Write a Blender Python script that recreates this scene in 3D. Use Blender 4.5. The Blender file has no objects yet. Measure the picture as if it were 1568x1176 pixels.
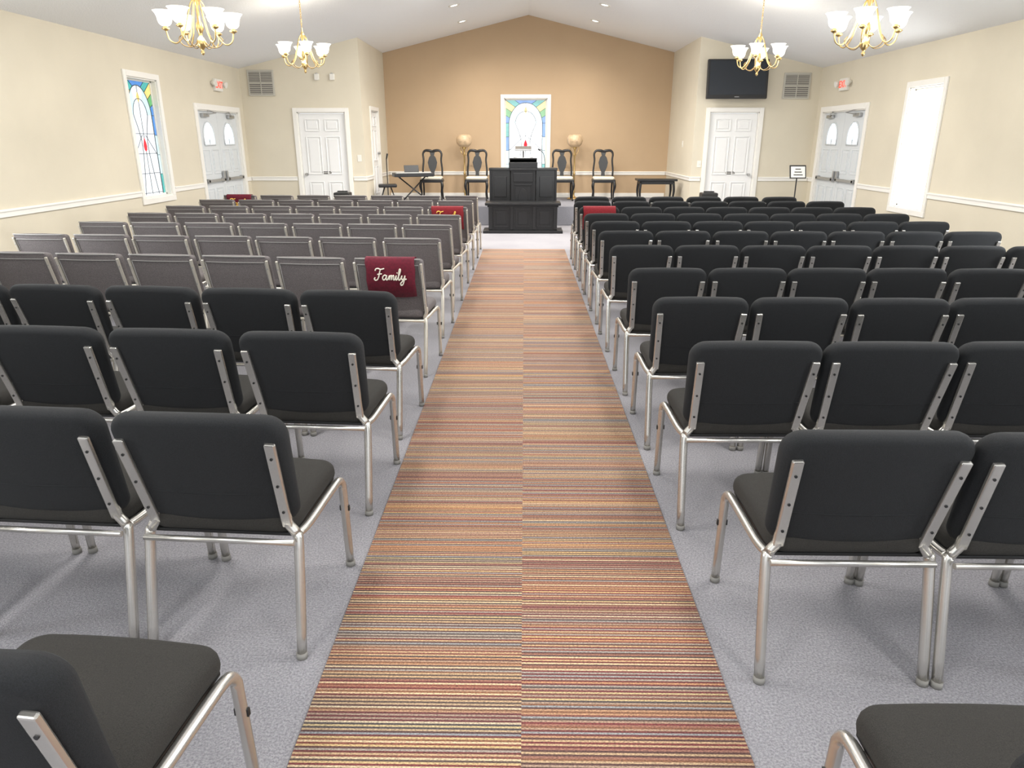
import bpy, bmesh, math, random
from mathutils import Vector, Matrix, Euler
random.seed(7)
S=bpy.context.scene
try:
    S.view_settings.view_transform='Standard'
except Exception: pass

# ------------------------------------------------------------ materials
def mat(name,col,rough=.6,metal=0,var=0,vscale=40,bump=0,bscale=200,emit=None,estr=0,sheen=0,coat=0):
    m=bpy.data.materials.new(name); m.use_nodes=True
    nt=m.node_tree; n=nt.nodes; l=nt.links
    p=n['Principled BSDF']
    p.inputs['Base Color'].default_value=(*col,1)
    p.inputs['Roughness'].default_value=rough
    p.inputs['Metallic'].default_value=metal
    if sheen: p.inputs['Sheen Weight'].default_value=sheen
    if coat: p.inputs['Coat Weight'].default_value=coat
    if emit:
        p.inputs['Emission Color'].default_value=(*emit,1); p.inputs['Emission Strength'].default_value=estr
    if var or bump:
        tc=n.new('ShaderNodeTexCoord')
    if var:
        no=n.new('ShaderNodeTexNoise'); no.inputs['Scale'].default_value=vscale; no.inputs['Detail'].default_value=4
        l.new(tc.outputs['Object'],no.inputs['Vector'])
        r=n.new('ShaderNodeValToRGB')
        r.color_ramp.elements[0].position=.3; r.color_ramp.elements[1].position=.7
        r.color_ramp.elements[0].color=(*[max(0,c*(1-var)) for c in col],1)
        r.color_ramp.elements[1].color=(*[min(1,c*(1+var)) for c in col],1)
        l.new(no.outputs['Fac'],r.inputs['Fac']); l.new(r.outputs['Color'],p.inputs['Base Color'])
    if bump:
        nb=n.new('ShaderNodeTexNoise'); nb.inputs['Scale'].default_value=bscale; nb.inputs['Detail'].default_value=3
        l.new(tc.outputs['Object'],nb.inputs['Vector'])
        bp=n.new('ShaderNodeBump'); bp.inputs['Strength'].default_value=bump; bp.inputs['Distance'].default_value=.01
        l.new(nb.outputs['Fac'],bp.inputs['Height']); l.new(bp.outputs['Normal'],p.inputs['Normal'])
    return m

M={}
M['wall']=mat('wall_cream',(.67,.612,.49),.8,var=.03,vscale=1.5,bump=.15,bscale=120)
M['tan']=mat('wall_tan',(.50,.36,.225),.8,var=.03,vscale=1.2,bump=.15,bscale=120)
M['ceil']=mat('ceiling_paint',(.87,.88,.885),.9,bump=.5,bscale=60)
M['trim']=mat('trim_white',(.84,.82,.77),.45)
M['door']=mat('door_white',(.82,.82,.81),.45)
M['doorg']=mat('door_grey_white',(.66,.69,.71),.45)
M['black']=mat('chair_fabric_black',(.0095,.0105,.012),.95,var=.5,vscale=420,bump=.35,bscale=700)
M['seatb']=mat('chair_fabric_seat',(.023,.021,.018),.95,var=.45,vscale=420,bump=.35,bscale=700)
M['grey']=mat('chair_fabric_grey',(.125,.110,.110),.9,var=.4,vscale=250,bump=.2,bscale=600)
M['greyd']=mat('chair_fabric_grey_piping',(.24,.23,.22),.8)
M['metal']=mat('frame_silver',(.64,.62,.58),.27,.88)
M['cream_metal']=mat('frame_champagne',(.66,.62,.54),.34,.6)
M['screw']=mat('screw_dark',(.03,.03,.03),.4,.5)
M['rubber']=mat('rubber_foot',(.25,.24,.22),.6)
M['brass']=mat('brass',(.62,.44,.19),.28,.88)
M['dbrass']=mat('antique_brass',(.30,.21,.10),.35,.9)
M['shade']=mat('frosted_glass_shade',(.95,.92,.85),.4,emit=(1,.93,.82),estr=1.5)
M['alab']=mat('alabaster_globe',(.55,.40,.25),.35,var=.25,vscale=14)
M['bwood']=mat('black_lacquer_wood',(.010,.010,.011),.33,var=.2,vscale=20)
M['seatc']=mat('cream_upholstery',(.70,.65,.54),.8,bump=.2,bscale=400)
M['burg']=mat('burgundy_velvet',(.115,.003,.016),.85,var=.25,vscale=60)
M['redc']=mat('red_velvet',(.19,.006,.012),.85,var=.2,vscale=60)
M['cream_thread']=mat('cream_thread',(.85,.80,.68),.7)
M['gold_thread']=mat('gold_thread',(.85,.55,.10),.6)
M['screen']=mat('tv_screen',(.022,.027,.034),.08)
M['plast']=mat('black_plastic',(.015,.015,.016),.35)
M['white_pl']=mat('white_plastic',(.78,.76,.70),.5)
M['exitr']=mat('exit_letters',(.8,.05,.03),.5,emit=(1,.08,.04),estr=1.0)
M['vent']=mat('vent_grille',(.50,.48,.42),.6)
M['ventd']=mat('vent_dark',(.16,.15,.14),.8)
M['steel']=mat('brushed_steel',(.45,.45,.45),.35,.9)
M['lead']=mat('lead_came',(.10,.11,.12),.5,.3)
M['paper']=mat('paper',(.85,.84,.80),.7)
M['keyw']=mat('piano_key_white',(.85,.85,.82),.4)
M['lightp']=mat('light_diffuser',(.9,.9,.88),.5,emit=(1,.96,.9),estr=4)
M['carpet_p']=mat('platform_carpet',(.25,.25,.28),.95,var=.15,vscale=150,bump=.4,bscale=500)
def glass(name,col,s):
    m=mat('stained_'+name,tuple(min(1,c*.5) for c in col),.3,emit=col,estr=s)  # emission stands in for daylight coming through the pane
    nt=m.node_tree;n=nt.nodes;l=nt.links;p=n['Principled BSDF']
    tc=n.new('ShaderNodeTexCoord');no=n.new('ShaderNodeTexNoise');no.inputs['Scale'].default_value=9;no.inputs['Detail'].default_value=5
    mp=n.new('ShaderNodeMapRange');mp.inputs['From Min'].default_value=.3;mp.inputs['From Max'].default_value=.7
    mp.inputs['To Min'].default_value=s*.8;mp.inputs['To Max'].default_value=s*1.15
    l.new(tc.outputs['Object'],no.inputs['Vector']);l.new(no.outputs['Fac'],mp.inputs['Value']);l.new(mp.outputs['Result'],p.inputs['Emission Strength'])
    return m

def floor_mat():
    m=mat('grey_carpet',(.32,.31,.34),.95,bump=.6,bscale=260)
    nt=m.node_tree;n=nt.nodes;l=nt.links;p=n['Principled BSDF']
    tc=n.new('ShaderNodeTexCoord')
    a=n.new('ShaderNodeTexNoise');a.inputs['Scale'].default_value=140;a.inputs['Detail'].default_value=3;a.inputs['Roughness'].default_value=.7
    b=n.new('ShaderNodeTexNoise');b.inputs['Scale'].default_value=1.6;b.inputs['Detail'].default_value=4
    l.new(tc.outputs['Object'],a.inputs['Vector']);l.new(tc.outputs['Object'],b.inputs['Vector'])
    r=n.new('ShaderNodeValToRGB');e=r.color_ramp.elements
    e[0].position=.36;e[0].color=(.235,.228,.250,1);e[1].position=.64;e[1].color=(.435,.425,.448,1)
    l.new(a.outputs['Fac'],r.inputs['Fac'])
    r2=n.new('ShaderNodeValToRGB');e=r2.color_ramp.elements
    e[0].position=.35;e[0].color=(.88,.88,.89,1);e[1].position=.65;e[1].color=(1,1,1,1)
    l.new(b.outputs['Fac'],r2.inputs['Fac'])
    mx=n.new('ShaderNodeMixRGB');mx.blend_type='MULTIPLY';mx.inputs[0].default_value=1
    l.new(r.outputs['Color'],mx.inputs[1]);l.new(r2.outputs['Color'],mx.inputs[2]);l.new(mx.outputs[0],p.inputs['Base Color'])
    return m
M['floor']=floor_mat()

def runner_mat():
    m=mat('striped_carpet_tile',(.4,.25,.15),.95,bump=.4,bscale=300)
    nt=m.node_tree;n=nt.nodes;l=nt.links;p=n['Principled BSDF']
    tc=n.new('ShaderNodeTexCoord');sp=n.new('ShaderNodeSeparateXYZ');l.new(tc.outputs['Object'],sp.inputs[0])
    def ma(op,a,b=None,c=None):
        k=n.new('ShaderNodeMath');k.operation=op
        for i,v in enumerate((a,b,c)):
            if v is None: continue
            if isinstance(v,(int,float)): k.inputs[i].default_value=v
            else: l.new(v,k.inputs[i])
        return k.outputs[0]
    X=sp.outputs['X'];Y=sp.outputs['Y']
    side=ma('GREATER_THAN',X,0.0)
    off=ma('MULTIPLY',side,517.0)
    idx=ma('FLOOR',ma('DIVIDE',ma('ADD',Y,ma('MULTIPLY',side,.0035)),.0070))
    key=ma('ADD',idx,off)
    w=n.new('ShaderNodeTexWhiteNoise');w.noise_dimensions='1D';l.new(key,w.inputs['W'])
    par=ma('MODULO',ma('ADD',idx,10000),2)
    def ramp(cols):
        r=n.new('ShaderNodeValToRGB');r.color_ramp.interpolation='CONSTANT'
        e=r.color_ramp.elements
        while len(e)<len(cols): e.new(.5)
        for i,c in enumerate(cols):
            e[i].position=i/len(cols);e[i].color=(*c,1)
        return r
    dark=ramp([(.13,.038,.038),(.18,.065,.05),(.095,.048,.043),(.075,.058,.058),(.20,.095,.055),(.16,.040,.042),(.10,.068,.058)])
    light=ramp([(.43,.31,.185),(.54,.43,.28),(.30,.27,.235),(.40,.235,.135),(.49,.37,.19),(.33,.235,.17),(.26,.265,.265),(.27,.135,.10)])
    l.new(w.outputs['Value'],dark.inputs['Fac']);l.new(w.outputs['Value'],light.inputs['Fac'])
    mx=n.new('ShaderNodeMixRGB');l.new(par,mx.inputs[0]);l.new(dark.outputs[0],mx.inputs[1]);l.new(light.outputs[0],mx.inputs[2])
    nb=n.new('ShaderNodeTexNoise');nb.noise_dimensions='1D';nb.inputs['Scale'].default_value=5;nb.inputs['Detail'].default_value=3
    l.new(ma('ADD',Y,ma('MULTIPLY',side,3.7)),nb.inputs['W'])
    rb=n.new('ShaderNodeValToRGB');e=rb.color_ramp.elements
    e[0].position=.36;e[0].color=(.90,.92,.96,1);e[1].position=.64;e[1].color=(1.14,1.0,.88,1)
    l.new(nb.outputs['Fac'],rb.inputs['Fac'])
    m2=n.new('ShaderNodeMixRGB');m2.blend_type='MULTIPLY';m2.inputs[0].default_value=1
    l.new(mx.outputs[0],m2.inputs[1]);l.new(rb.outputs[0],m2.inputs[2])
    mpg=n.new('ShaderNodeMapping');mpg.inputs['Scale'].default_value=(150,260,1);l.new(tc.outputs['Object'],mpg.inputs['Vector'])
    ns=n.new('ShaderNodeTexNoise');ns.inputs['Scale'].default_value=1;ns.inputs['Detail'].default_value=2;l.new(mpg.outputs[0],ns.inputs['Vector'])
    rs=n.new('ShaderNodeValToRGB');e=rs.color_ramp.elements
    e[0].position=.35;e[0].color=(.62,.62,.64,1);e[1].position=.65;e[1].color=(1.38,1.38,1.36,1)
    l.new(ns.outputs['Fac'],rs.inputs['Fac'])
    m3=n.new('ShaderNodeMixRGB');m3.blend_type='MULTIPLY';m3.inputs[0].default_value=1
    l.new(m2.outputs[0],m3.inputs[1]);l.new(rs.outputs[0],m3.inputs[2])
    l.new(m3.outputs[0],p.inputs['Base Color'])
    return m
M['runner']=runner_mat()

# ------------------------------------------------------------ builder
class B:
    def __init__(s): s.bm=bmesh.new(); s.mats=[]
    def mi(s,m):
        m=M[m] if isinstance(m,str) else m
        if m not in s.mats: s.mats.append(m)
        return s.mats.index(m)
    def add(s,t,m,X=None,smooth=False):
        i=s.mi(m)
        if X is not None: t.transform(X)
        for f in t.faces:
            f.material_index=i
            f.smooth=bool(smooth) and len(f.verts)<=4
        me=bpy.data.meshes.new('tmp'); t.to_mesh(me); t.free()
        s.bm.from_mesh(me); bpy.data.meshes.remove(me)
    def box(s,c,d,m,bev=0,rot=None,seg=2,X=None):
        t=bmesh.new(); bmesh.ops.create_cube(t,size=1)
        t.transform(Matrix.Diagonal((*d,1)))
        if bev: bmesh.ops.bevel(t,geom=t.edges[:],offset=bev,segments=seg,affect='EDGES',profile=.5)
        T=Matrix.Translation(c)
        if rot: T=T@Euler(rot).to_matrix().to_4x4()
        if X is not None: T=X@T
        s.add(t,m,T)
    def bx(s,x0,x1,y0,y1,z0,z1,m,bev=0):
        s.box(((x0+x1)/2,(y0+y1)/2,(z0+z1)/2),(abs(x1-x0),abs(y1-y0),abs(z1-z0)),m,bev)
    def obox(s,p0,p1,w,th,m,bev=.002):
        p0=Vector(p0);p1=Vector(p1);d=(p1-p0);L=d.length;z=d.normalized()
        x=Vector((1,0,0)); x=(x-z*x.dot(z)).normalized(); y=z.cross(x)
        R=Matrix((x,y,z)).transposed().to_4x4()
        s.box((0,0,0),(w,th,L),m,bev,X=Matrix.Translation((p0+p1)/2)@R)
    def tube(s,pts,r,m,seg=8,r2=None,smooth_pts=0,sx=1):
        P=[Vector(p) for p in pts]
        if smooth_pts and len(P)>2:
            Q=[]
            for i in range(len(P)-1):
                a=P[max(0,i-1)];b=P[i];c=P[i+1];d=P[min(len(P)-1,i+2)]
                for k in range(smooth_pts):
                    u=k/smooth_pts
                    Q.append(.5*((2*b)+(c-a)*u+(2*a-5*b+4*c-d)*u*u+(3*b-3*c+d-a)*u**3))
            Q.append(P[-1]);P=Q
        t=bmesh.new();rings=[];N=len(P)
        d0=(P[1]-P[0]).normalized()
        ref=Vector((1,0,0)) if abs(d0.x)<.8 else Vector((0,0,1))
        nx=(ref-d0*ref.dot(d0)).normalized()
        for i in range(N):
            d=(P[min(N-1,i+1)]-P[max(0,i-1)])
            d=d.normalized() if d.length>1e-9 else d0
            nx=(nx-d*nx.dot(d)).normalized(); ny=d.cross(nx)
            if isinstance(r,(list,tuple)):
                f=i/(N-1)*(len(r)-1);k=min(int(f),len(r)-2);rr=r[k]+(r[k+1]-r[k])*(f-k)
            else: rr=r if r2 is None else r+(r2-r)*i/(N-1)
            ring=[]
            for k in range(seg):
                a=2*math.pi*(k+.5)/seg
                ring.append(t.verts.new(P[i]+nx*math.cos(a)*rr*sx+ny*math.sin(a)*rr))
            rings.append(ring)
        for i in range(N-1):
            for k in range(seg):
                t.faces.new((rings[i][k],rings[i][(k+1)%seg],rings[i+1][(k+1)%seg],rings[i+1][k]))
        t.faces.new(rings[0][::-1]);t.faces.new(rings[-1])
        s.add(t,m,smooth=(seg>4))
    def lathe(s,prof,m,c=(0,0,0),seg=24,smooth=True):
        t=bmesh.new();rings=[]
        for (r,z) in prof:
            rings.append([t.verts.new((c[0]+max(r,.0005)*math.cos(2*math.pi*k/seg),c[1]+max(r,.0005)*math.sin(2*math.pi*k/seg),c[2]+z)) for k in range(seg)])
        for i in range(len(rings)-1):
            for k in range(seg):
                t.faces.new((rings[i][k],rings[i][(k+1)%seg],rings[i+1][(k+1)%seg],rings[i+1][k]))
        s.add(t,m,smooth=smooth)
    def prism(s,pts,axis,a0,a1,m,bev=0):
        t=bmesh.new()
        def P(u,v,w):
            return (u,w,v) if axis=='Y' else ((u,v,w) if axis=='Z' else (w,u,v))
        A=[t.verts.new(P(u,v,a0)) for u,v in pts];C=[t.verts.new(P(u,v,a1)) for u,v in pts]
        t.faces.new(A);t.faces.new(C[::-1])
        for i in range(len(pts)):
            j=(i+1)%len(pts);t.faces.new((A[i],C[i],C[j],A[j]))
        bmesh.ops.recalc_face_normals(t,faces=t.faces[:])
        if bev: bmesh.ops.bevel(t,geom=t.edges[:],offset=bev,segments=2,affect='EDGES',profile=.5)
        s.add(t,m)
    def pillow(s,a,b,r,th,er,m,fn,nc=6,side=6):
        def outline(ins):
            aa=a-ins;bb=b-ins;rr=max(r-ins,.004);o=[]
            for (cx,cy,a0) in ((aa-rr,bb-rr,0),(-(aa-rr),bb-rr,90),(-(aa-rr),-(bb-rr),180),(aa-rr,-(bb-rr),270)):
                for k in range(nc+1):
                    an=math.radians(a0+90*k/nc);o.append((cx+rr*math.cos(an),cy+rr*math.sin(an)))
                nx,ny,na={0:(-(aa-rr),bb-rr,90),90:(-(aa-rr),-(bb-rr),180),180:(aa-rr,-(bb-rr),270),270:(aa-rr,bb-rr,360)}[a0]
                s0=o[-1];an=math.radians(na);s1=(nx+rr*math.cos(an),ny+rr*math.sin(an))
                for k in range(1,side):
                    f=k/side;o.append((s0[0]+(s1[0]-s0[0])*f,s0[1]+(s1[1]-s0[1])*f))
            return o
        L=[]
        K=4;h=th/2
        base=outline(er)
        for sc in (.25,.5,.75): L.append(([(u*sc,v*sc) for u,v in base],-h))
        for k in range(K+1):
            an=math.pi/2*k/K
            L.append((outline(er*(1-math.sin(an))),-(h-er)-er*math.cos(an)))
        for k in range(K+1):
            an=math.pi/2*k/K
            L.append((outline(er*(1-math.cos(an))),(h-er)+er*math.sin(an)))
        for sc in (.75,.5,.25): L.append(([(u*sc,v*sc) for u,v in base],h))
        t=bmesh.new();R=[[t.verts.new(fn(u,v,d)) for u,v in o] for o,d in L]
        n=len(R[0])
        for i in range(len(R)-1):
            for k in range(n):
                t.faces.new((R[i][k],R[i][(k+1)%n],R[i+1][(k+1)%n],R[i+1][k]))
        for ring,d in ((R[0],-h),(R[-1],h)):
            c=t.verts.new(fn(0,0,d))
            for k in range(n): t.faces.new((ring[k],ring[(k+1)%n],c))
        bmesh.ops.remove_doubles(t,verts=t.verts[:],dist=.0002)
        bmesh.ops.recalc_face_normals(t,faces=t.faces[:])
        s.add(t,m,smooth=True)
    def text(s,body,size,X,m,shear=0,ext=.001,bold=.0):
        cu=bpy.data.curves.new('t','FONT');cu.body=body;cu.size=size;cu.extrude=ext;cu.shear=shear;cu.align_x='CENTER';cu.align_y='CENTER';cu.offset=bold
        ob=bpy.data.objects.new('t',cu);S.collection.objects.link(ob)
        bpy.context.view_layer.update()
        dg=bpy.context.evaluated_depsgraph_get();me=bpy.data.meshes.new_from_object(ob.evaluated_get(dg))
        t=bmesh.new();t.from_mesh(me);bpy.data.meshes.remove(me);bpy.data.objects.remove(ob);bpy.data.curves.remove(cu)
        s.add(t,m,X)
    def mesh(s,name):
        me=bpy.data.meshes.new(name);s.bm.to_mesh(me);s.bm.free()
        for m in s.mats: me.materials.append(m)
        return me
    def obj(s,name,loc=(0,0,0),rz=0):
        return inst(name,s.mesh(name),loc,rz)
def inst(name,me,loc=(0,0,0),rz=0):
    o=bpy.data.objects.new(name,me);o.location=loc;o.rotation_euler=(0,0,rz);S.collection.objects.link(o);return o

# ------------------------------------------------------------ room
XL,XR,XC=-5.2,5.34,.07
YF,YB,YR=14.0,16.4,-3.0
RL,RR=-3.0,3.13
ZW,ZP=2.80,4.02
T=.15
def ceil_z(x): return ZP-(ZP-ZW)*abs(x-XC)/5.27
b=B();b.bx(XL-T,XR+T,YR,YB+T,-.1,0,'floor');b.obj('floor')

def wall(name,axis,pos,out,a0,a1,z1,ops,m):
    b=B()
    def pc(s0,s1,q0,q1):
        if s1-s0<1e-4 or q1-q0<1e-4: return
        lo,hi=sorted((pos,pos+out*T))
        if axis=='X': b.bx(lo,hi,s0,s1,q0,q1,m)
        else: b.bx(s0,s1,lo,hi,q0,q1,m)
    cur=a0
    for (s0,s1,q0,q1) in sorted(ops):
        pc(cur,s0,0,z1);pc(s0,s1,0,q0);pc(s0,s1,q1,z1);cur=s1
    pc(cur,a1,0,z1)
    return b.obj(name)
winL=(9.97,10.78,.81,2.37);winR=(9.87,10.73,.67,2.26);dd=(11.98,13.68,0,2.04)
extra=[(4.9,5.8,.75,2.35),(.5,1.4,.75,2.35)]  # side windows out of view, added to bring more light into the room
wall('wall_left','X',XL,-1,YR,YF+T,ZW+.02,[winL,dd]+extra,'wall')
wall('wall_right','X',XR,1,YR,YF+T,ZW+.02,[winR,dd]+extra,'wall')
dL=(-4.21,-3.32,0,2.06);dR=(3.40,4.30,0,2.06)
def gable(name,x0,x1,y0,y1,ops,m):
    b=B();cur=x0
    def pc(s0,s1,q0,q1):
        if s1-s0<1e-4: return
        if q1 is not None:
            if q1-q0>1e-4: b.bx(s0,s1,y0,y1,q0,q1,m)
            return
        pts=[(s0,q0),(s1,q0),(s1,ceil_z(s1)+.01)]
        if s0<XC<s1: pts.append((XC,ZP+.01))
        pts.append((s0,ceil_z(s0)+.01))
        b.prism(pts,'Y',y0,y1,m)
    for (s0,s1,q0,q1) in sorted(ops):
        pc(cur,s0,0,None);pc(s0,s1,0,q0);pc(s0,s1,q1,None);cur=s1
    pc(cur,x1,0,None)
    return b.obj(name)
gable('wall_front_left',XL,RL,YF,YF+T,[dL],'wall')
gable('wall_front_right',RR,XR,YF,YF+T,[dR],'wall')
dRet=(14.75,15.45,.36,2.12)
wall('wall_return_left','X',RL,-1,YF+T,YB,ceil_z(RL)+.01,[dRet],'wall')
wall('wall_return_right','X',RR,1,YF+T,YB,ceil_z(RR)+.01,[],'wall')
winC=(-.44,.49,.75,2.42)
gable('wall_back',RL-T,RR+T,YB,YB+T,[winC],'tan')
b=B()
b.prism([(XL-T,ceil_z(XL-T)),(XC,ZP),(XR+T,ceil_z(XR+T)),(XR+T,ceil_z(XR+T)+.12),(XC,ZP+.12),(XL-T,ceil_z(XL-T)+.12)],'Y',YR,YB+T,'ceil')
b.obj('ceiling')
b=B();b.bx(RL+.004,RR-.004,YF+.155,YB-.004,0.0,.36,'carpet_p',.01);b.obj('platform')

def rail(name,segs,z0,z1,d,prof=True):
    b=B()
    for (axis,pos,sgn,a0,a1) in segs:
        lo,hi=sorted((pos,pos+sgn*d));lo2,hi2=sorted((pos,pos+sgn*d*1.5))
        if axis=='X':
            b.bx(lo,hi,a0,a1,z0,z1,'trim',.003)
            if prof: b.bx(lo2,hi2,a0,a1,z1-.022,z1-.004,'trim',.003)
        else:
            b.bx(a0,a1,lo,hi,z0,z1,'trim',.003)
            if prof: b.bx(a0,a1,lo2,hi2,z1-.022,z1-.004,'trim',.003)
    return b.obj(name)
zr0,zr1=.845,.92
rail('trim_1',[('X',XL,1,YR,.42),('X',XL,1,1.48,4.82),('X',XL,1,5.88,9.89),('X',XL,1,10.86,11.89),('X',XL,1,13.77,YF)],zr0,zr1,.02)
rail('trim_2',[('X',XR,-1,YR,.42),('X',XR,-1,1.48,4.82),('X',XR,-1,5.88,9.79),('X',XR,-1,10.81,11.89),('X',XR,-1,13.77,YF)],zr0,zr1,.02)
rail('trim_3',[('Y',YF,-1,XL+.03,dL[0]-.09),('Y',YF,-1,dL[1]+.09,RL+.02),('X',RL,1,YF,dRet[0]-.08),('X',RL,1,dRet[1]+.08,YB)],zr0,zr1,.02)
rail('trim_4',[('Y',YF,-1,RR-.02,dR[0]-.09),('Y',YF,-1,dR[1]+.09,XR-.03),('X',RR,-1,YF,YB)],zr0,zr1,.02)
rail('trim_5',[('Y',YB,-1,RL+.03,winC[0]-.08),('Y',YB,-1,winC[1]+.08,RR-.03)],zr0,zr1,.02)
rail('baseboard_left',[('X',XL,1,YR,11.89),('X',XL,1,13.77,YF)],0,.1,.015,False)
rail('baseboard_right',[('X',XR,-1,YR,11.89),('X',XR,-1,13.77,YF)],0,.1,.015,False)
rail('baseboard_front',[('Y',YF,-1,XL+.02,dL[0]-.09),('Y',YF,-1,dL[1]+.09,RL),('Y',YF,-1,RR,dR[0]-.09),('Y',YF,-1,dR[1]+.09,XR-.02)],0,.1,.015,False)
rail('baseboard_back',[('Y',YB,-1,RL+.02,RR-.02)],.362,.46,.015,False)

def casing(b,w,h,z0=0,m='trim',t=.075,sill=False):
    b.box((-w/2-t/2,-.012,z0+h/2+(t/2)),(t,.024,h+t),m,.004)
    b.box((w/2+t/2,-.012,z0+h/2+(t/2)),(t,.024,h+t),m,.004)
    b.box((0,-.013,z0+h+t/2),(w,.026,t),m,.004)
    b.box((-w/2+.008,.07,z0+h/2),(.016,.14,h),m);b.box((w/2-.008,.07,z0+h/2),(.016,.14,h),m)
    b.box((0,.07,z0+h-.008),(w,.14,.016),m)
    if sill:
        b.box((0,-.012,z0-t/2),(w+2*t,.024,t),m,.004)
        b.box((0,.05,z0+.008),(w,.13,.016),m)

# ------------------------------------------------------------ stained windows
def stained(name,op,loc,rz,s,wash=0):
    w=op[1]-op[0];h=op[3]-op[2]
    def gc(nm,col,k): 
        col=tuple(c*(1-wash)+wash*.98 for c in col)
        return glass(name+'_'+nm,col,s*k)
    b=B();casing(b,w,h,0,sill=True)
    g=dict(clear=gc('clear',(.90,.95,1.0),1),blue=gc('blue',(.08,.30,.78),.7),teal=gc('teal',(.08,.52,.50),.65),
           green=gc('green',(.14,.50,.18),.65),yel=gc('yellow',(1.0,.76,.24),.8),red=glass(name+'_red',(.80,.01,.03) if wash<.8 else (1,.9,.8),.7 if wash<.8 else s*.55),pale=gc('pale',(.62,.85,.90),.85))
    yp=.085
    a=w/2-.016;H=h-.016;z0=.016
    b.bx(-a,a,yp,yp+.006,z0,H,g['clear'])
    bw=.065
    for sx in (-1,1): b.bx(sx*a,sx*(a-.022),yp-.02,yp,z0,H,'trim')
    b.bx(-a,a,yp-.02,yp,z0,z0+.022,'trim');b.bx(-a,a,yp-.02,yp,H-.022,H,'trim')
    ai=a-.022;zt=H-.022;zb=z0+.022
    sp=zt-.55*h*.5
    ax=ai-bw
    lead='lead' if wash<.8 else g['pale']  # strongly washed panes swap lead for glowing pale glass, glare painted in
    def arc(sgn,n=10,r0=ax,zs=sp,ap=zt-.05):
        o=[]
        for k in range(n+1):
            f=k/n;x=sgn*r0*math.cos(f*math.pi/2)**.9 if f<1 else 0
            o.append((x,zs+(ap-zs)*math.sin(f*math.pi/2)**1.15))
        return o
    y0,y1=yp-.004,yp
    for sgn in (-1,1):
        A=arc(sgn)
        zz=[zb+(sp-zb)*k/4 for k in range(5)]
        for k in range(4):
            b.bx(sgn*ax,sgn*ai,y0,y1,zz[k],zz[k+1],g[['teal','pale','pale','blue'][k] if sgn>0 else ['pale','pale','blue','teal'][k]])
        out=[(sgn*ai,sp),(sgn*ai,sp+(zt-sp)*.33),(sgn*ai,sp+(zt-sp)*.66),(sgn*ai,zt),(sgn*ai*.55,zt),(0,zt)]
        idx=[0,2,4,6,8,10];cc=['blue','green','yel','teal','blue']
        for k in range(5):
            pts=[A[i] for i in range(idx[k],idx[k+1]+1)]+[out[k+1],out[k]]
            b.prism(pts,'Y',y0,y1,g[cc[k]])
            b.tube([(A[idx[k]][0],yp-.006,A[idx[k]][1]),(out[k][0],yp-.006,out[k][1])],.004,lead,seg=6)
        b.tube([(x,yp-.006,z) for x,z in A],.006,lead,seg=6)
        b.tube([(sgn*ax,yp-.006,zb),(sgn*ax,yp-.006,sp)],.006,lead,seg=6)
        A2=arc(sgn,10,ax*.62,sp,zt-.22)
        cres=[A[i] for i in range(0,8)]+[A2[i] for i in range(7,-1,-1)]
        b.prism(cres,'Y',y0,y1,g['pale'])
        b.tube([(x,yp-.006,z) for x,z in A2],.005,lead,seg=6)
        b.tube([(sgn*ax*.62,yp-.006,sp),(sgn*ax*.25,yp-.006,(zb+sp)/2+.12),(sgn*ax*.62,yp-.006,zb)],.0045,lead,seg=6,smooth_pts=6)
        for k in range(1,4):
            b.tube([(sgn*ax,yp-.006,zz[k]),(sgn*ai,yp-.006,zz[k])],.004,lead,seg=6)
        b.tube([(sgn*ax,yp-.006,zz[2]),(sgn*.05,yp-.006,zz[3])],.004,lead,seg=6)
    for f in (.0,.25,.5,.75):
        z=zb+(sp-zb)*f+.02
        b.tube([(-ax,yp-.006,z),(ax,yp-.006,z)],.004,lead,seg=6)
    zc=(zb+sp)/2+.12
    b.prism([(0,zc+.11),(.03,zc+.04),(.04,zc),(.03,zc-.05),(0,zc-.07),(-.03,zc-.05),(-.04,zc),(-.03,zc+.04)],'Y',yp-.008,yp-.002,g['red'])
    zg=zt-.2
    b.prism([(0,zg+.07),(.04,zg),(0,zg-.07),(-.04,zg)],'Y',yp-.008,yp-.002,g['yel'])
    b.tube([(0,yp-.006,zc+.11),(0,yp-.006,zt-.05)],.004,lead,seg=6);b.tube([(0,yp-.006,zb),(0,yp-.006,zc-.07)],.004,lead,seg=6)
    return b.obj(name,loc,rz)
stained('window_1',winL,(XL,(winL[0]+winL[1])/2,winL[2]),math.pi/2,.85,0)
stained('window_2',winR,(XR,(winR[0]+winR[1])/2,winR[2]),-math.pi/2,9,.9)  # blown-out daylight painted in: glass bleached toward white and glowing strongly
stained('window_3',winC,((winC[0]+winC[1])/2,YB,winC[2]),0,.95,.22)
for i,(op,x,rz,en) in enumerate(((extra[0],XL,math.pi/2,100),(extra[1],XL,math.pi/2,90),(extra[0],XR,-math.pi/2,175),(extra[1],XR,-math.pi/2,130))):
    o=stained('window_%d'%(i+4),op,(x,(op[0]+op[1])/2,op[2]),rz,3,.6)
    li=bpy.data.lights.new('window_fill','AREA');li.shape='RECTANGLE';li.size=.85;li.size_y=1.5;li.energy=en;li.color=(.93,.97,1)  # added fill lamp, tilted upward to brighten the ceiling
    lo=bpy.data.objects.new('window_fill',li);lo.location=(0,-.03,.8);lo.rotation_euler=(-math.pi/2-.42,0,0);S.collection.objects.link(lo);lo.parent=o

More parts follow.
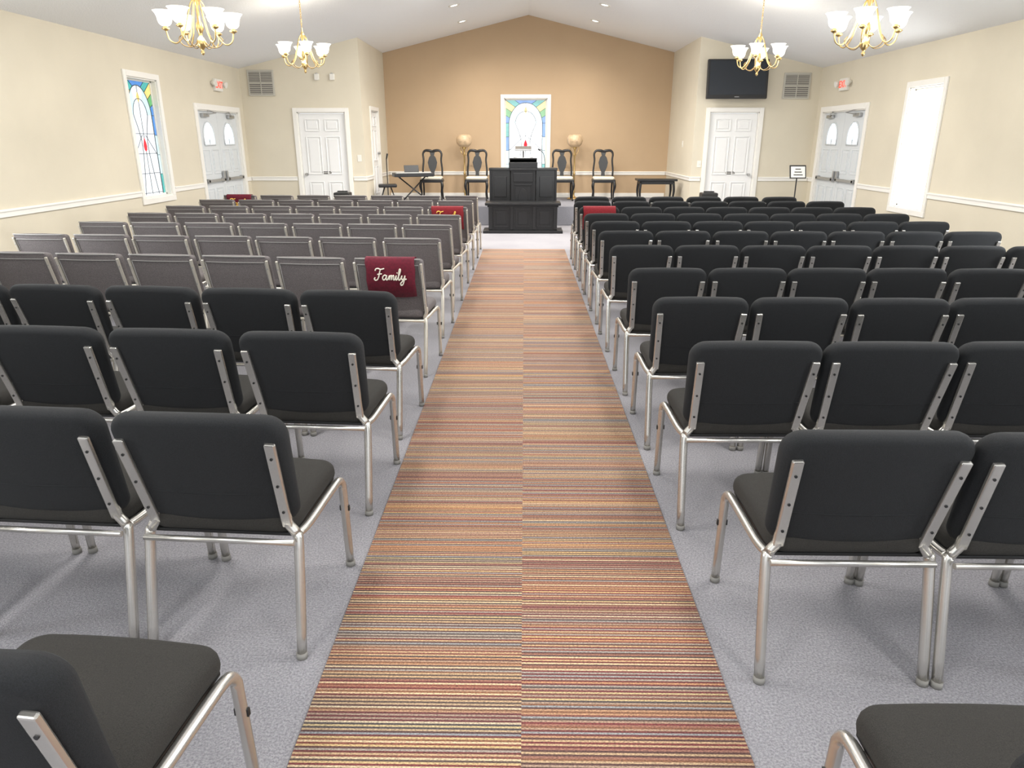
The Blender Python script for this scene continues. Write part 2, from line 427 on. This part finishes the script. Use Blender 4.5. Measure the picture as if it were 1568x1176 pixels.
# ------------------------------------------------------------ doors
def six_panel(b,w,h,x0=0,z0=0,y=.03,m='door',knob=1,plaque=True):
    b.box((x0,y+.02,z0+h/2),(w,.04,h),m,.002)
    pw=w*.31
    for (pz0,pz1) in ((.10,.40),(.47,.80),(.85,.95)):
        for sx in (-1,1):
            cx=x0+sx*w*.215;zc=z0+h*(pz0+pz1)/2;ph=h*(pz1-pz0)
            for dx,dz,ww,hh in ((0,ph/2,pw,.016),(0,-ph/2,pw,.016),(-pw/2,0,.016,ph),(pw/2,0,.016,ph)):
                b.box((cx+dx,y-.003,zc+dz),(ww,.022,hh),m,.005)
            b.box((cx,y,zc),(pw-.07,.022,ph-.07),m,.010)
    if knob:
        kx=x0+knob*(w/2-.065)
        b.tube([(kx,y,z0+.95),(kx,y-.05,z0+.95)],[.026,.010],'steel',seg=14)
        b.tube([(kx,y-.035,z0+.95),(kx,y-.065,z0+.95)],.025,'steel',seg=14)
    if plaque:
        b.box((x0+.02,y-.004,z0+.98),(.17,.01,.045),'plast',.002)
        b.box((x0+.02,y-.010,z0+.98),(.15,.002,.012),'white_pl')
def single_door(name,op,loc,rz,knob,plaque=True):
    w=op[1]-op[0];h=op[3]-op[2];b=B();casing(b,w,h)
    six_panel(b,w-.04,h-.03,0,.008,.03,'door',knob,plaque)
    return b.obj(name,loc,rz)
single_door('door_1',dL,((dL[0]+dL[1])/2,YF,0),0,-1)
single_door('door_2',dR,((dR[0]+dR[1])/2,YF,0),0,1)
single_door('door_3',dRet,(RL,(dRet[0]+dRet[1])/2,.362),math.pi/2,1,False)
gl=glass('door_glass',(.85,.95,1.0),1.6)
def double_door(name,loc,rz,gm):
    w=dd[1]-dd[0];h=dd[3];b=B();casing(b,w,h,t=.09)
    lw=w/2-.022
    for sx in (-1,1):
        cx=sx*(lw/2+.003)
        b.box((cx,.055,h/2),(lw,.04,h-.03),'doorg',.002)
        y=.033
        r=.21;zc=h-.42;n=12
        pts=[(cx-r,zc-.12)]+[(cx+r*math.cos(math.pi-math.pi*k/n),zc+r*1.15*math.sin(math.pi*k/n)) for k in range(n+1)]+[(cx+r,zc-.12)]
        b.prism(pts,'Y',y-.002,y+.004,gm)
        P=[(x,y-.006,z) for x,z in pts]+[(pts[0][0],y-.006,pts[0][1])]
        b.tube(P,.014,'doorg',seg=6)
        for an in (60,90,120):
            b.tube([(cx,y-.006,zc-.12),(cx+r*math.cos(math.radians(an)),y-.006,zc+1.15*r*math.sin(math.radians(an)))],.005,'doorg',seg=6)
        for (pz0,pz1) in ((.12,.80),(1.04,1.42)):
            for s2 in (-1,1):
                px=cx+s2*lw*.22;pw=lw*.32;zc2=(pz0+pz1)/2;ph=pz1-pz0
                for dx,dz,ww,hh in ((0,ph/2,pw,.016),(0,-ph/2,pw,.016),(-pw/2,0,.016,ph),(pw/2,0,.016,ph)):
                    b.box((px+dx,y,zc2+dz),(ww,.016,hh),'doorg',.004)
                b.box((px,y,zc2),(pw-.08,.014,ph-.08),'doorg',.005)
        b.box((cx,y-.045,.93),(lw-.10,.03,.045),'steel',.006)
        for e in (-1,1): b.box((cx+e*(lw/2-.09),y-.03,.93),(.07,.06,.07),'steel',.006)
        b.box((cx-sx*(lw/2-.06),y-.03,.99),(.05,.04,.16),'steel',.006)
        b.box((cx+sx*.12,y-.03,h-.08),(.24,.05,.055),'steel',.006)
        b.obox((cx+sx*.1,y-.06,h-.07),(cx-sx*.12,y-.12,h-.04),.02,.012,'steel')
        b.obox((cx-sx*.12,y-.12,h-.04),(cx+sx*.05,y-.03,h+.01),.02,.012,'steel')
    return b.obj(name,loc,rz)
yc=(dd[0]+dd[1])/2
double_door('door_4',(XL,yc,0),math.pi/2,gl)
double_door('door_5',(XR,yc,0),-math.pi/2,gl)

# ------------------------------------------------------------ runner
b=B();b.box((0,0,.004),(1.24,12.4,.008),'runner');b.obj('aisle_runner_carpet',(0,10.9-6.2,0))

# ------------------------------------------------------------ chairs
def chair_mesh(grey=False,W=.485):
    b=B()
    k=W/.485
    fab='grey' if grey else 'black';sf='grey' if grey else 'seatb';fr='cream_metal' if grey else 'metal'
    def seatfn(u,v,d):
        x=u;y=.035+v
        z=.437+d
        z-= .018*max(0,(v-.12)/.11)**2
        z+= .010*(1-(u/.235)**2) if d>0 else 0
        return (x,y,z)
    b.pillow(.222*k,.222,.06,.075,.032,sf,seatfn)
    def backy(x,z): return -.168-(z-.45)*.24+.32*x*x
    def backfn(u,v,d):
        z=.632+v;q=.72+.62*(z-.45)/.38
        x=u*(1-.05*max(0,1-(z-.45)/.38)) if not grey else u
        zz=z+(.010*(1-(u/.26)**2) if v>.1 else 0)
        return (x,backy(x,z)+d*q,zz)
    if grey: b.pillow(.235,.19,.022,.05,.015,fab,backfn,nc=4)
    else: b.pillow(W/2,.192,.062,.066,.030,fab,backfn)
    th=.025 if grey else .033
    def rear(x,z,o=0): return backy(x,z)-th*(.72+.62*(z-.45)/.38)-o
    if grey:
        b.tube([(x,rear(x,.785,.001),.785) for x in (-.21,-.1,0,.1,.21)],.004,'greyd',seg=6,smooth_pts=3)
        for x in (-.212,.212):
            b.tube([(x,rear(x,z,.001),z) for z in (.47,.6,.785)],.003,'greyd',seg=6)
        b.tube([(x,backy(x,.828)-.03,.826) for x in (-.222,-.1,0,.1,.222)],.006,'greyd',seg=8,smooth_pts=3)
    else:
        b.tube([(x,rear(x,.56,-.0015),.56) for x in (-.19*k,-.1,0,.1,.19*k)],.003,'black',seg=6,smooth_pts=3)
    for s in (-1,1):
        xb=s*(.228 if grey else .196*k); xt=s*(.228 if grey else .208*k)
        zt=.80 if grey else .752
        p1=(xt,rear(xt,zt,.007),zt);p0=(xb,rear(xb,.43,.007),.43)
        b.obox(p0,p1,.018 if grey else .032,.015,fr,.004)
        for f in (.2,.52,.84):
            c=Vector(p0).lerp(Vector(p1),f);b.tube([c,c+Vector((0,-.0105,0))],.0045,'screw' if not grey else 'steel',seg=8)
        lr=.0135 if grey else .0165
        b.tube([(xb,p0[1]+.004,.48),(xb,p0[1]+.004,.44),(s*.216*k,p0[1]+.004,.405),(s*.224*k,p0[1]-.006,.36),(s*.2275*k,-.262,.012)],lr,fr,seg=8,smooth_pts=4)
        b.tube([(s*.220*k,p0[1]+.014,.400),(s*.229*k,-.10,.400),(s*.230*k,.10,.400),(s*.2305*k,.205,.395),(s*.2305*k,.245,.365),(s*.2305*k,.252,.31),(s*.2305*k,.268,.012)],lr*.93,fr,seg=8,smooth_pts=4)
        for yy,xx in ((-.262,.2275),(.268,.2305)):
            b.tube([(s*xx*k,yy,.022),(s*xx*k,yy,0.0005)],lr*1.08,'rubber',seg=10)
        b.box((s*.2305*k,.256,.26),(.038,.012,.022),'screw',.002)
    b.tube([(-.222*k,-.212,.392),(.222*k,-.212,.392)],.010,fr,seg=8)
    b.tube([(-.230*k,.19,.382),(.230*k,.19,.382)],.010,fr,seg=8)
    b.box((0,.03,.396),(.42*k,.40,.012),'screw',.003)
    return b.mesh('grey_stacking_chair' if grey else 'black_stacking_chair')
CW=chair_mesh(False,.53);CB=chair_mesh(False,.488);CG=chair_mesh(True)
def place(side,x0,yt,n,pitch,kind,tilt=0,rot=None):
    th=math.atan(tilt);me={'w':CW,'n':CB,'g':CG}[kind];hw={'w':.265,'n':.245,'g':.245}[kind]
    out=[]
    for i in range(n):
        dx=hw+i*pitch
        x=side*(abs(x0)+dx);y=yt+.24+tilt*(i*pitch)+random.uniform(-.010,.010)
        o=inst('grey_stacking_chair' if kind=='g' else 'black_stacking_chair',me,(x,y,0),(side*th if rot is None else rot)+random.uniform(-.012,.012))
        out.append(o)
    return out
RRows=[(.668,.725,2,.54,'w'),(.715,1.81,6,.535,'w'),(.658,2.72,7,.535,'w'),(.655,3.55,7,.50,'n'),(.65,4.42,7,.495,'n'),(.645,5.42,7,.495,'n'),(.645,6.31,7,.50,'n'),(.645,7.09,7,.50,'n'),(.645,7.86,7,.50,'n'),(.645,8.64,7,.50,'n'),(.645,9.50,7,.50,'n'),(.70,10.25,6,.52,'n')]
for x0,yt,n,p,k in RRows: place(1,x0,yt,n,p,k)
place(-1,.69,.90,2,.56,'w',.08)
place(-1,.675,1.91,6,.565,'w',.07)
place(-1,.65,2.83,7,.57,'w',.07)
place(-1,.645,3.68,7,.55,'w',.09)
famrow=place(-1,.645,4.78,7,.535,'g',.09)
for yt,t in ((5.82,.07),(6.79,.06),(7.71,.05),(8.62,.04),(9.57,.03),(10.42,.02)): lastL=place(-1,.645,yt,7,.53,'g',t)

# ------------------------------------------------------------ banners
FAM=[[(.05,1.85),(.15,2.2),(.6,2.3),(1.1,2.12),(1.75,2.3)],[(1.05,2.15),(.9,1.4),(.8,.6),(.55,.05),(.2,-.08),(-.05,.2),(.1,.45)],[(.5,1.12),(1.35,1.25)],
 [(2.25,.85),(1.95,1.0),(1.6,.65),(1.65,.12),(1.95,.05),(2.22,.5),(2.32,.95),(2.28,.3),(2.42,.02),(2.68,.3),(2.9,.95),(2.88,.03),(3.0,.6),(3.2,.95),(3.32,.75),(3.28,.03),(3.4,.6),(3.6,.95),(3.72,.75),(3.70,.2),(3.84,.02),(4.05,.35),(4.2,.95),(4.16,.25),(4.3,.02),(4.55,.45),(4.9,1.6),(4.92,2.15),(4.72,2.15),(4.66,1.2),(4.70,.25),(4.9,.02),(5.15,.4),(5.3,.95),(5.28,.35),(5.48,.1),(5.75,.4),(5.88,.95),(5.82,.1),(5.65,-.8),(5.3,-1.0),(5.2,-.6),(5.6,-.1),(6.2,.3)],
 [(4.30,1.42),(4.36,1.5)]]
def banner(name,chair,text,w,xo,m,tm,size,drop=.27):
    b=B()
    def backy(z): return -.168-(z-.45)*.24
    prof=[(backy(.84-drop)-.060,.84-drop),(backy(.68)-.060,.68),(backy(.76)-.060,.76),(backy(.80)-.052,.80),(backy(.83)-.036,.832),(backy(.84),.842),(backy(.84)+.032,.834),(backy(.80)+.046,.80),(backy(.74)+.050,.74),(backy(.69)+.052,.69)]
    t=bmesh.new();cols=[]
    nx=14
    for i in range(nx+1):
        f=i/nx;x=xo-w/2+w*f
        cols.append([t.verts.new((x+(.006*math.sin(3*z*9) if k<3 and i in (0,nx) else 0),y+(.006*math.sin(f*11+.6)*(3-k)/3 if k<3 else 0)+.20*x*x,z+(.006*math.sin(f*7) if k==0 else 0))) for k,(y,z) in enumerate(prof)])
    for i in range(nx):
        for k in range(len(prof)-1): t.faces.new((cols[i][k],cols[i+1][k],cols[i+1][k+1],cols[i][k+1]))
    bmesh.ops.recalc_face_normals(t,faces=t.faces[:])
    bmesh.ops.solidify(t,geom=t.faces[:],thickness=.003)
    b.add(t,m,smooth=True)
    zc=.715
    if text=='Family':
        u=size
        for st in FAM:
            P=[]
            for (px,py) in st:
                xx=xo+(px-3.1+.18*py)*u;zz=zc+(py-.75)*u
                P.append((xx,backy(zz)-.069,zz))
            b.tube(P,.0042*size/.033,tm,seg=6,smooth_pts=4 if len(P)>2 else 0)
    else:
        X=Matrix.Translation((xo,backy(zc)-.070,zc))@Euler((math.radians(90+13),0,0)).to_matrix().to_4x4()
        b.text(text,size,X,tm,.35,.0012,.0012)
    return b.obj(name,chair.location,chair.rotation_euler.z)
banner('reserved_seat_banner',famrow[0],'Family',.335,.02,'burg','cream_thread',.035)
allc=[o for o in S.objects if o.name.startswith(('grey_stacking','black_stacking'))]
def nearest(x,y): return min(allc,key=lambda o:(o.location.x-x)**2+(o.location.y-y)**2)
banner('reserved_seat_banner',nearest(-.88,8.86),'Family',.38,0,'redc','gold_thread',.045)
banner('reserved_seat_banner',nearest(.88,8.88),'Reserved',.38,0,'redc','gold_thread',.09)
banner('reserved_seat_banner',nearest(-4.0,10.7),'Family',.36,0,'burg','gold_thread',.045)

# ------------------------------------------------------------ chandeliers
def chandelier_mesh(nz,sc):
    b=B()
    b.lathe([(0,-.235),(.012,-.225),(.018,-.205),(.010,-.19),(.022,-.175),(.040,-.15),(.045,-.12),(.030,-.09),(.014,-.07),(.020,-.04),(.034,-.01),(.030,.03),(.014,.06),(.012,.18),(.020,.20),(.030,.23),(.022,.27),(.010,.29),(.010,.33),(.004,.345),(0,.35)],'brass',seg=20)
    N=6;R=.292
    for i in range(N):
        a=2*math.pi*(i+.25)/N;c,s_=math.cos(a),math.sin(a)
        def P(r,z): return (r*c,r*s_,z)
        b.tube([P(.018,.25),P(.055,.20),P(.095,.08),P(.145,-.06),P(.21,-.135),P(.27,-.11),P(R,-.03)],.0065,'brass',seg=8,smooth_pts=5)
        b.tube([P(.03,-.12),P(.09,-.165),P(.16,-.15),P(.19,-.10),P(.165,-.065)],.0045,'dbrass',seg=6,smooth_pts=5)
        b.lathe([(0,-.04),(.022,-.03),(.036,-.018),(.032,-.012),(.018,-.004),(.018,.012)],'brass',c=P(R,.0),seg=14)
        b.lathe([(.018,.002),(.036,.008),(.055,.028),(.062,.055),(.066,.082),(.080,.112),(.096,.130),(.092,.130),(.074,.111),(.060,.082),(.056,.055),(.048,.032),(.030,.016),(.0,.012)],'shade',c=P(R,.0),seg=20)
    for v in b.bm.verts: v.co*=sc
    z=.35*sc;k=0
    while z<nz-.05:
        pts=[(.009*math.cos(t)*(1 if k%2 else 0),.009*math.cos(t)*(0 if k%2 else 1),z+.014+.019*math.sin(t)) for t in [2*math.pi*q/10 for q in range(11)]]
        b.tube(pts,.0028,'brass',seg=5);z+=.028;k+=1
    b.lathe([(0,nz-.05),(.012,nz-.05),(.02,nz-.035),(.055,nz-.02),(.062,nz-.002),(.062,nz+.015)],'brass',seg=20)
    return b.mesh('chandelier')
for x,y,z,sc in ((-3.03,7.3,2.565,1.0),(-2.9,10.2,2.635,.96),(3.14,7.3,2.545,1.0),(3.04,10.2,2.60,.98)):
    m=chandelier_mesh(ceil_z(x)-z,sc)
    o=inst('chandelier',m,(x,y,z),random.uniform(0,1))
    li=bpy.data.lights.new('chandelier_bulbs','POINT');li.energy=22;li.shadow_soft_size=.3;li.color=(1,.93,.82)
    lo=bpy.data.objects.new('bulb_light',li);lo.location=(0,0,.0);S.collection.objects.link(lo);lo.parent=o

for x,y in ((-1.2,15.1),(1.34,15.1),(-1.2,13.4),(1.34,13.4)):
    b=B();b.lathe([(0,-.004),(.06,-.004),(.065,-.012),(.095,-.014),(.10,-.004),(.10,.02)],'white_pl',seg=24)
    b.lathe([(0,-.006),(.06,-.006)],'lightp',seg=24)
    o=b.obj('recessed_downlight',(x,y,ceil_z(x)));o.rotation_euler=(0,math.atan((ZP-ZW)/5.27)*(1 if x>XC else -1),0)
    li=bpy.data.lights.new('downlight','SPOT');li.energy=170;li.spot_size=math.radians(150);li.spot_blend=1;li.shadow_soft_size=.1;li.color=(1,.94,.86)
    lo=bpy.data.objects.new('downlight_lamp',li);lo.location=(0,0,-.03);S.collection.objects.link(lo);lo.parent=o
fx=[(sx*1.9+XC,yy,58) for yy in (-.5,3.0,6.5) for sx in (-1,1)]+[(sx*1.9+XC,9.6,75) for sx in (-1,1)]+[(sx*.75+XC,12.0,110) for sx in (-1,1)]  # unseen ceiling panels, added as fill light for the room and stage
for x,y,en in fx:
    b=B();b.box((0,0,-.035),(.62,1.25,.05),'white_pl',.01);b.box((0,0,-.065),(.56,1.2,.03),'lightp',.012)
    o=b.obj('added_fill_panel',(x,y,ceil_z(x)-.05))
    li=bpy.data.lights.new('fill_area','AREA');li.shape='RECTANGLE';li.size=.56;li.size_y=1.2;li.energy=en;li.color=(1,.97,.92)
    lo=bpy.data.objects.new('fill_panel_lamp',li);lo.location=(0,0,-.085);S.collection.objects.link(lo);lo.parent=o

# ------------------------------------------------------------ pulpit and table
b=B();W='bwood'
b.box((0,0,.025),(1.42,.50,.05),W,.006)
b.box((0,0,.27),(1.22,.36,.44),W,.004)
b.box((0,0,.505),(1.34,.46,.05),W,.012)
b.box((0,0,.465),(1.26,.40,.03),W,.008)
for x in (-.57,.57,-.2,.2): b.box((x,-.185,.26),(.06,.03,.40),W,.006)
for x in (-.385,0,.385):
    for dz in (-.15,.15): b.box((x,-.183,.26+dz),(.28,.014,.02),W,.004)
    for dx in (-.13,.13): b.box((x+dx,-.183,.26),(.02,.014,.30),W,.004)
    b.box((x,-.182,.26),(.18,.016,.22),W,.006)
b.obj('communion_table',(-.02,13.10,0))
b=B()
b.prism([(-.60,.22),(-.60,-.08),(-.24,-.16),(-.22,-.22),(.22,-.22),(.24,-.16),(.60,-.08),(.60,.22)],'Z',.06,1.06,W,.004)
b.prism([(-.63,.24),(-.63,-.10),(-.25,-.19),(-.25,-.25),(.25,-.25),(.25,-.19),(.63,-.10),(.63,.24)],'Z',0,.07,W,.005)
b.prism([(-.63,.24),(-.63,-.10),(-.25,-.19),(-.25,-.25),(.25,-.25),(.25,-.19),(.63,-.10),(.63,.24)],'Z',1.05,1.09,W,.006)
b.box((0,-.02,1.14),(.52,.40,.11),W,.01)
b.box((0,-.235,.93),(.36,.02,.16),W,.006)
for dz in (-.27,.27): b.box((0,-.228,.53+dz),(.34,.018,.025),W,.004)
for dx in (-.16,.16): b.box((dx,-.228,.53),(.025,.018,.56),W,.004)
b.prism([(-.09,.36),(.09,.36),(.09,.62),(.05,.70),(0,.74),(-.05,.70),(-.09,.62)],'Y',-.236,-.22,W,.003)
for s in (-1,1):
    for zz in (.32,.76):
        b.box((s*.42,-.128,zz),(.24,.016,.34 if zz<.5 else .36),W,.005,rot=(0,0,s*.218))
    b.box((s*.60,-.075,.56),(.04,.05,1.0),W,.006)
b.box((0,-.02,1.215),(.50,.36,.025),W,.005,rot=(math.radians(-14),0,0))
b.box((-.09,-.02,1.245),(.17,.24,.02),'paper',.004,rot=(math.radians(-14),.12,0))
b.box((.09,-.02,1.245),(.17,.24,.02),'paper',.004,rot=(math.radians(-14),-.12,0))
b.tube([(.40,.05,1.09),(.40,.05,1.2),(.37,.02,1.34),(.30,-.0,1.40)],.006,'plast',seg=6,smooth_pts=5)
b.tube([(.31,0,1.395),(.27,.0,1.42)],.014,'plast',seg=10)
b.obj('pulpit',(-.02,13.70,0))
b=B();b.lathe([(0,0),(.07,0),(.07,.012),(.012,.02),(.012,.16),(0,.16)],'steel',seg=16)
b.box((0,0,.19),(.30,.22,.012),'steel',.004,rot=(math.radians(20),0,0));b.box((0,-.10,.165),(.30,.015,.03),'steel',.003)
b.obj('book_stand',(-.02,13.86,1.235))

# ------------------------------------------------------------ pulpit chairs
def pulpit_chair():
    b=B()
    b.box((0,0,.40),(.48,.44,.06),W,.01)
    b.pillow(.22,.20,.04,.06,.028,'seatc',lambda u,v,d:(u,v,.455+d))
    for s in (-1,1):
        b.tube([(s*.21,-.19,.40),(s*.225,-.215,.30),(s*.205,-.20,.16),(s*.21,-.215,.05),(s*.215,-.24,.012)],[.028,.032,.018,.014,.02],W,seg=10,smooth_pts=4)
        b.tube([(s*.20,.19,.42),(s*.195,.20,.2),(s*.21,.25,0.008)],[.02,.018,.017],W,seg=8,smooth_pts=4)
        b.tube([(s*.195,.195,.42),(s*.205,.215,.60),(s*.185,.245,.80),(s*.195,.265,.93),(s*.15,.275,.995),(s*.06,.278,.995),(0,.278,.978)],[.022,.020,.020,.022,.025,.03,.026],W,seg=8,smooth_pts=4)
    n0=len(b.bm.verts)
    b.prism([(-.05,.43),(.05,.43),(.04,.50),(.035,.56),(.08,.66),(.10,.76),(.07,.86),(.035,.90),(.06,.98),(-.06,.98),(-.035,.90),(-.07,.86),(-.10,.76),(-.08,.66),(-.035,.56),(-.04,.50)],'Y',-.008,.008,W,.002)
    b.bm.verts.ensure_lookup_table()
    for v in b.bm.verts[n0:]: v.co.y+=.20+(v.co.z-.43)*.135
    return b.mesh('ornate_high_back_chair')
PC=pulpit_chair()
for x,y,r in ((-1.94,15.55,.04),(-1.0,15.6,0),(.80,15.6,0),(1.66,15.55,-.04)):
    inst('ornate_high_back_chair',PC,(x,y,.365),r)
for x in (-1.28,1.07):
    b=B()
    b.lathe([(0,0),(.14,0),(.14,.015),(.11,.03),(.05,.045),(.02,.07),(.020,.12),(.035,.15),(.020,.18),(.018,.5),(.032,.53),(.018,.56),(.018,.88),(.035,.91),(.020,.94),(.020,1.02),(.05,1.06),(.06,1.07),(0,1.075)],'brass',seg=20)
    b.lathe([(.03,1.06),(.10,1.085),(.15,1.13),(.168,1.195),(.163,1.25),(.138,1.30),(.11,1.318),(.0,1.322)],'alab',seg=28)
    for k in range(3):
        a=k*2.094+.5;b.tube([(.015*math.cos(a),.015*math.sin(a),.9),(.07*math.cos(a),.07*math.sin(a),.95),(.10*math.cos(a),.10*math.sin(a),1.03),(.08*math.cos(a),.08*math.sin(a),1.08)],.006,'brass',seg=6,smooth_pts=4)
    b.obj('globe_floor_lamp',(x,15.95,.362))
b=B()
b.box((0,0,.55),(.80,.30,.075),'plast',.01)
b.box((0,.05,.589),(.5,.04,.006),'steel')
for k in range(24): b.box((-.345+k*.0296,-.07,.59),(.027,.13,.012),'keyw')
for s in (-1,1):
    b.tube([(s*.28,-.16,.03),(-s*.28,.10,.51)],.014,'plast',seg=8)
    b.tube([(s*.28,-.22,.018),(s*.28,.16,.018)],.014,'plast',seg=8)
    b.tube([(-s*.28,-.10,.51),(-s*.28,.14,.51)],.014,'plast',seg=8)
b.box((0,.13,.66),(.30,.012,.14),'plast',.004,rot=(-.25,0,0))
b.obj('keyboard_piano',(-2.25,14.95,.362),.35)
b=B();b.box((0,0,.36),(.36,.30,.06),'plast',.02)
for s in (-1,1):
    for q in (-1,1): b.tube([(s*.06,q*.05,.33),(s*.17,q*.13,0.01)],.012,'plast',seg=8)
b.obj('keyboard_bench',(-2.70,14.55,.362),.2)
b=B();b.lathe([(0,0),(.12,0),(.12,.015),(.02,.03),(.01,.04),(.01,.85),(0,.85)],'plast',seg=16)
b.tube([(0,0,.84),(.03,-.02,.95)],[.012,.02],'plast',seg=10);b.obj('microphone_stand',(-2.8,15.1,.362))
for x,y in ((-3.22,13.0),(3.25,13.0)):
    b=B()
    b.lathe([(0,0),(.16,0),(.16,.02),(.025,.04),(.02,.06),(.02,.52),(0,.52)],'plast',seg=16)
    b.box((0,0,.62),(.28,.24,.16),'plast',.02)
    b.box((0,-.122,.62),(.24,.008,.12),'screw',.003);b.box((0,0,.715),(.18,.05,.02),'plast',.006)
    b.tube([(0,0,.5),(0,0,.56)],.02,'plast',seg=10)
    b.obj('speaker_on_stand',(x,y,0))
b=B();b.box((0,0,.46),(.78,.42,.04),W,.008);b.box((0,0,.41),(.68,.34,.06),W,.004)
for s in (-1,1):
    for q in (-1,1): b.tube([(s*.32,q*.15,.42),(s*.335,q*.165,.25),(s*.32,q*.15,.06),(s*.34,q*.17,.010)],[.026,.024,.014,.018],W,seg=8,smooth_pts=4)
b.obj('side_table',(2.62,14.75,.368))
b=B();b.lathe([(0,0),(.13,0),(.13,.012),(.02,.025),(.010,.04),(.010,.98),(0,.98)],'plast',seg=16)
b.box((0,-.015,1.08),(.27,.015,.22),'plast',.004,rot=(-.35,0,0))
b.box((0,-.026,1.078),(.23,.004,.18),'paper',0,rot=(-.35,0,0))
for k in range(3): b.box((0,-.031+.016*(k-1),1.078+.045*(k-1)),(.15-.03*k,.002,.014),'screw',0,rot=(-.35,0,0))
b.obj('sign_stand',(4.5,12.3,0))

# ------------------------------------------------------------ wall fittings
b=B();b.box((0,0,0),(1.08,.07,.66),'plast',.012);b.box((0,-.037,.02),(1.0,.004,.57),'screen',.001)
b.box((0,-.037,-.30),(.08,.004,.012),'steel');b.box((0,.09,0),(.3,.12,.25),'screw',.01)
o=b.obj('wall_television',(3.79,13.83,2.60));o.rotation_euler=(math.radians(-6),0,0)
for x,z in ((-4.81,2.56),(4.91,2.50)):
    b=B();b.box((0,-.012,0),(.48,.024,.44),'vent',.004);b.box((0,-.02,0),(.42,.012,.38),'ventd')
    for k in range(12): b.box((0,-.028,-.175+k*.032),(.42,.004,.018),'vent',0,rot=(.6,0,0))
    b.box((0,-.03,0),(.014,.012,.38),'vent');b.box((0,-.03,0),(.42,.012,.014),'vent')
    b.obj('air_return_vent',(x,YF,z))
for name,x,rz in (('exit_sign',XL,math.pi/2),('exit_sign',XR,-math.pi/2)):
    b=B();b.box((0,-.025,0),(.30,.05,.19),'white_pl',.008)
    X=Matrix.Translation((0,-.052,0))@Euler((math.pi/2,0,0)).to_matrix().to_4x4()
    b.text('EXIT',.15,X,'exitr',0,.001,.002)
    for s in (-1,1):
        b.tube([(s*.15,-.03,.02),(s*.20,-.03,.03)],.01,'white_pl',seg=8)
        b.tube([(s*.22,.0,.03),(s*.22,-.05,.02),(s*.22,-.09,.01)],[.02,.04,.05],'white_pl',seg=14)
    b.obj(name,(x,12.9,2.45),rz)
for x,z in ((-3.78,2.66),(-3.5,2.66)):
    b=B();b.box((0,-.02,0),(.09,.04,.11),'white_pl',.01);b.lathe([(0,0),(.02,0),(.02,.01),(0,.012)],'steel',c=(0,-.03,.055),seg=12)
    b.obj('wall_sensor',(x,YF,z))
for x,y,rz,z in ((-3.1,YF,0,1.25),(RR,14.9,-math.pi/2,1.5),(3.27,YF,0,1.15)):
    b=B();b.box((0,-.004,0),(.075,.008,.12),'white_pl',.003);b.box((0,-.011,0),(.012,.012,.026),'white_pl',.002)
    b.obj('light_switch',(x,y,z),rz)
# ------------------------------------------------------------ light / world
w=bpy.data.worlds.new('World');S.world=w;w.use_nodes=True
w.node_tree.nodes['Background'].inputs[0].default_value=(.88,.94,1,1);w.node_tree.nodes['Background'].inputs[1].default_value=1.8
cam=bpy.data.cameras.new('camera');cam.sensor_width=36;cam.lens=1090/1568*36;cam.clip_start=.05
co=bpy.data.objects.new('camera',cam);S.collection.objects.link(co)
co.location=(0,0,1.58);co.rotation_euler=(math.radians(90-18.94),0,math.radians(.945));S.camera=co
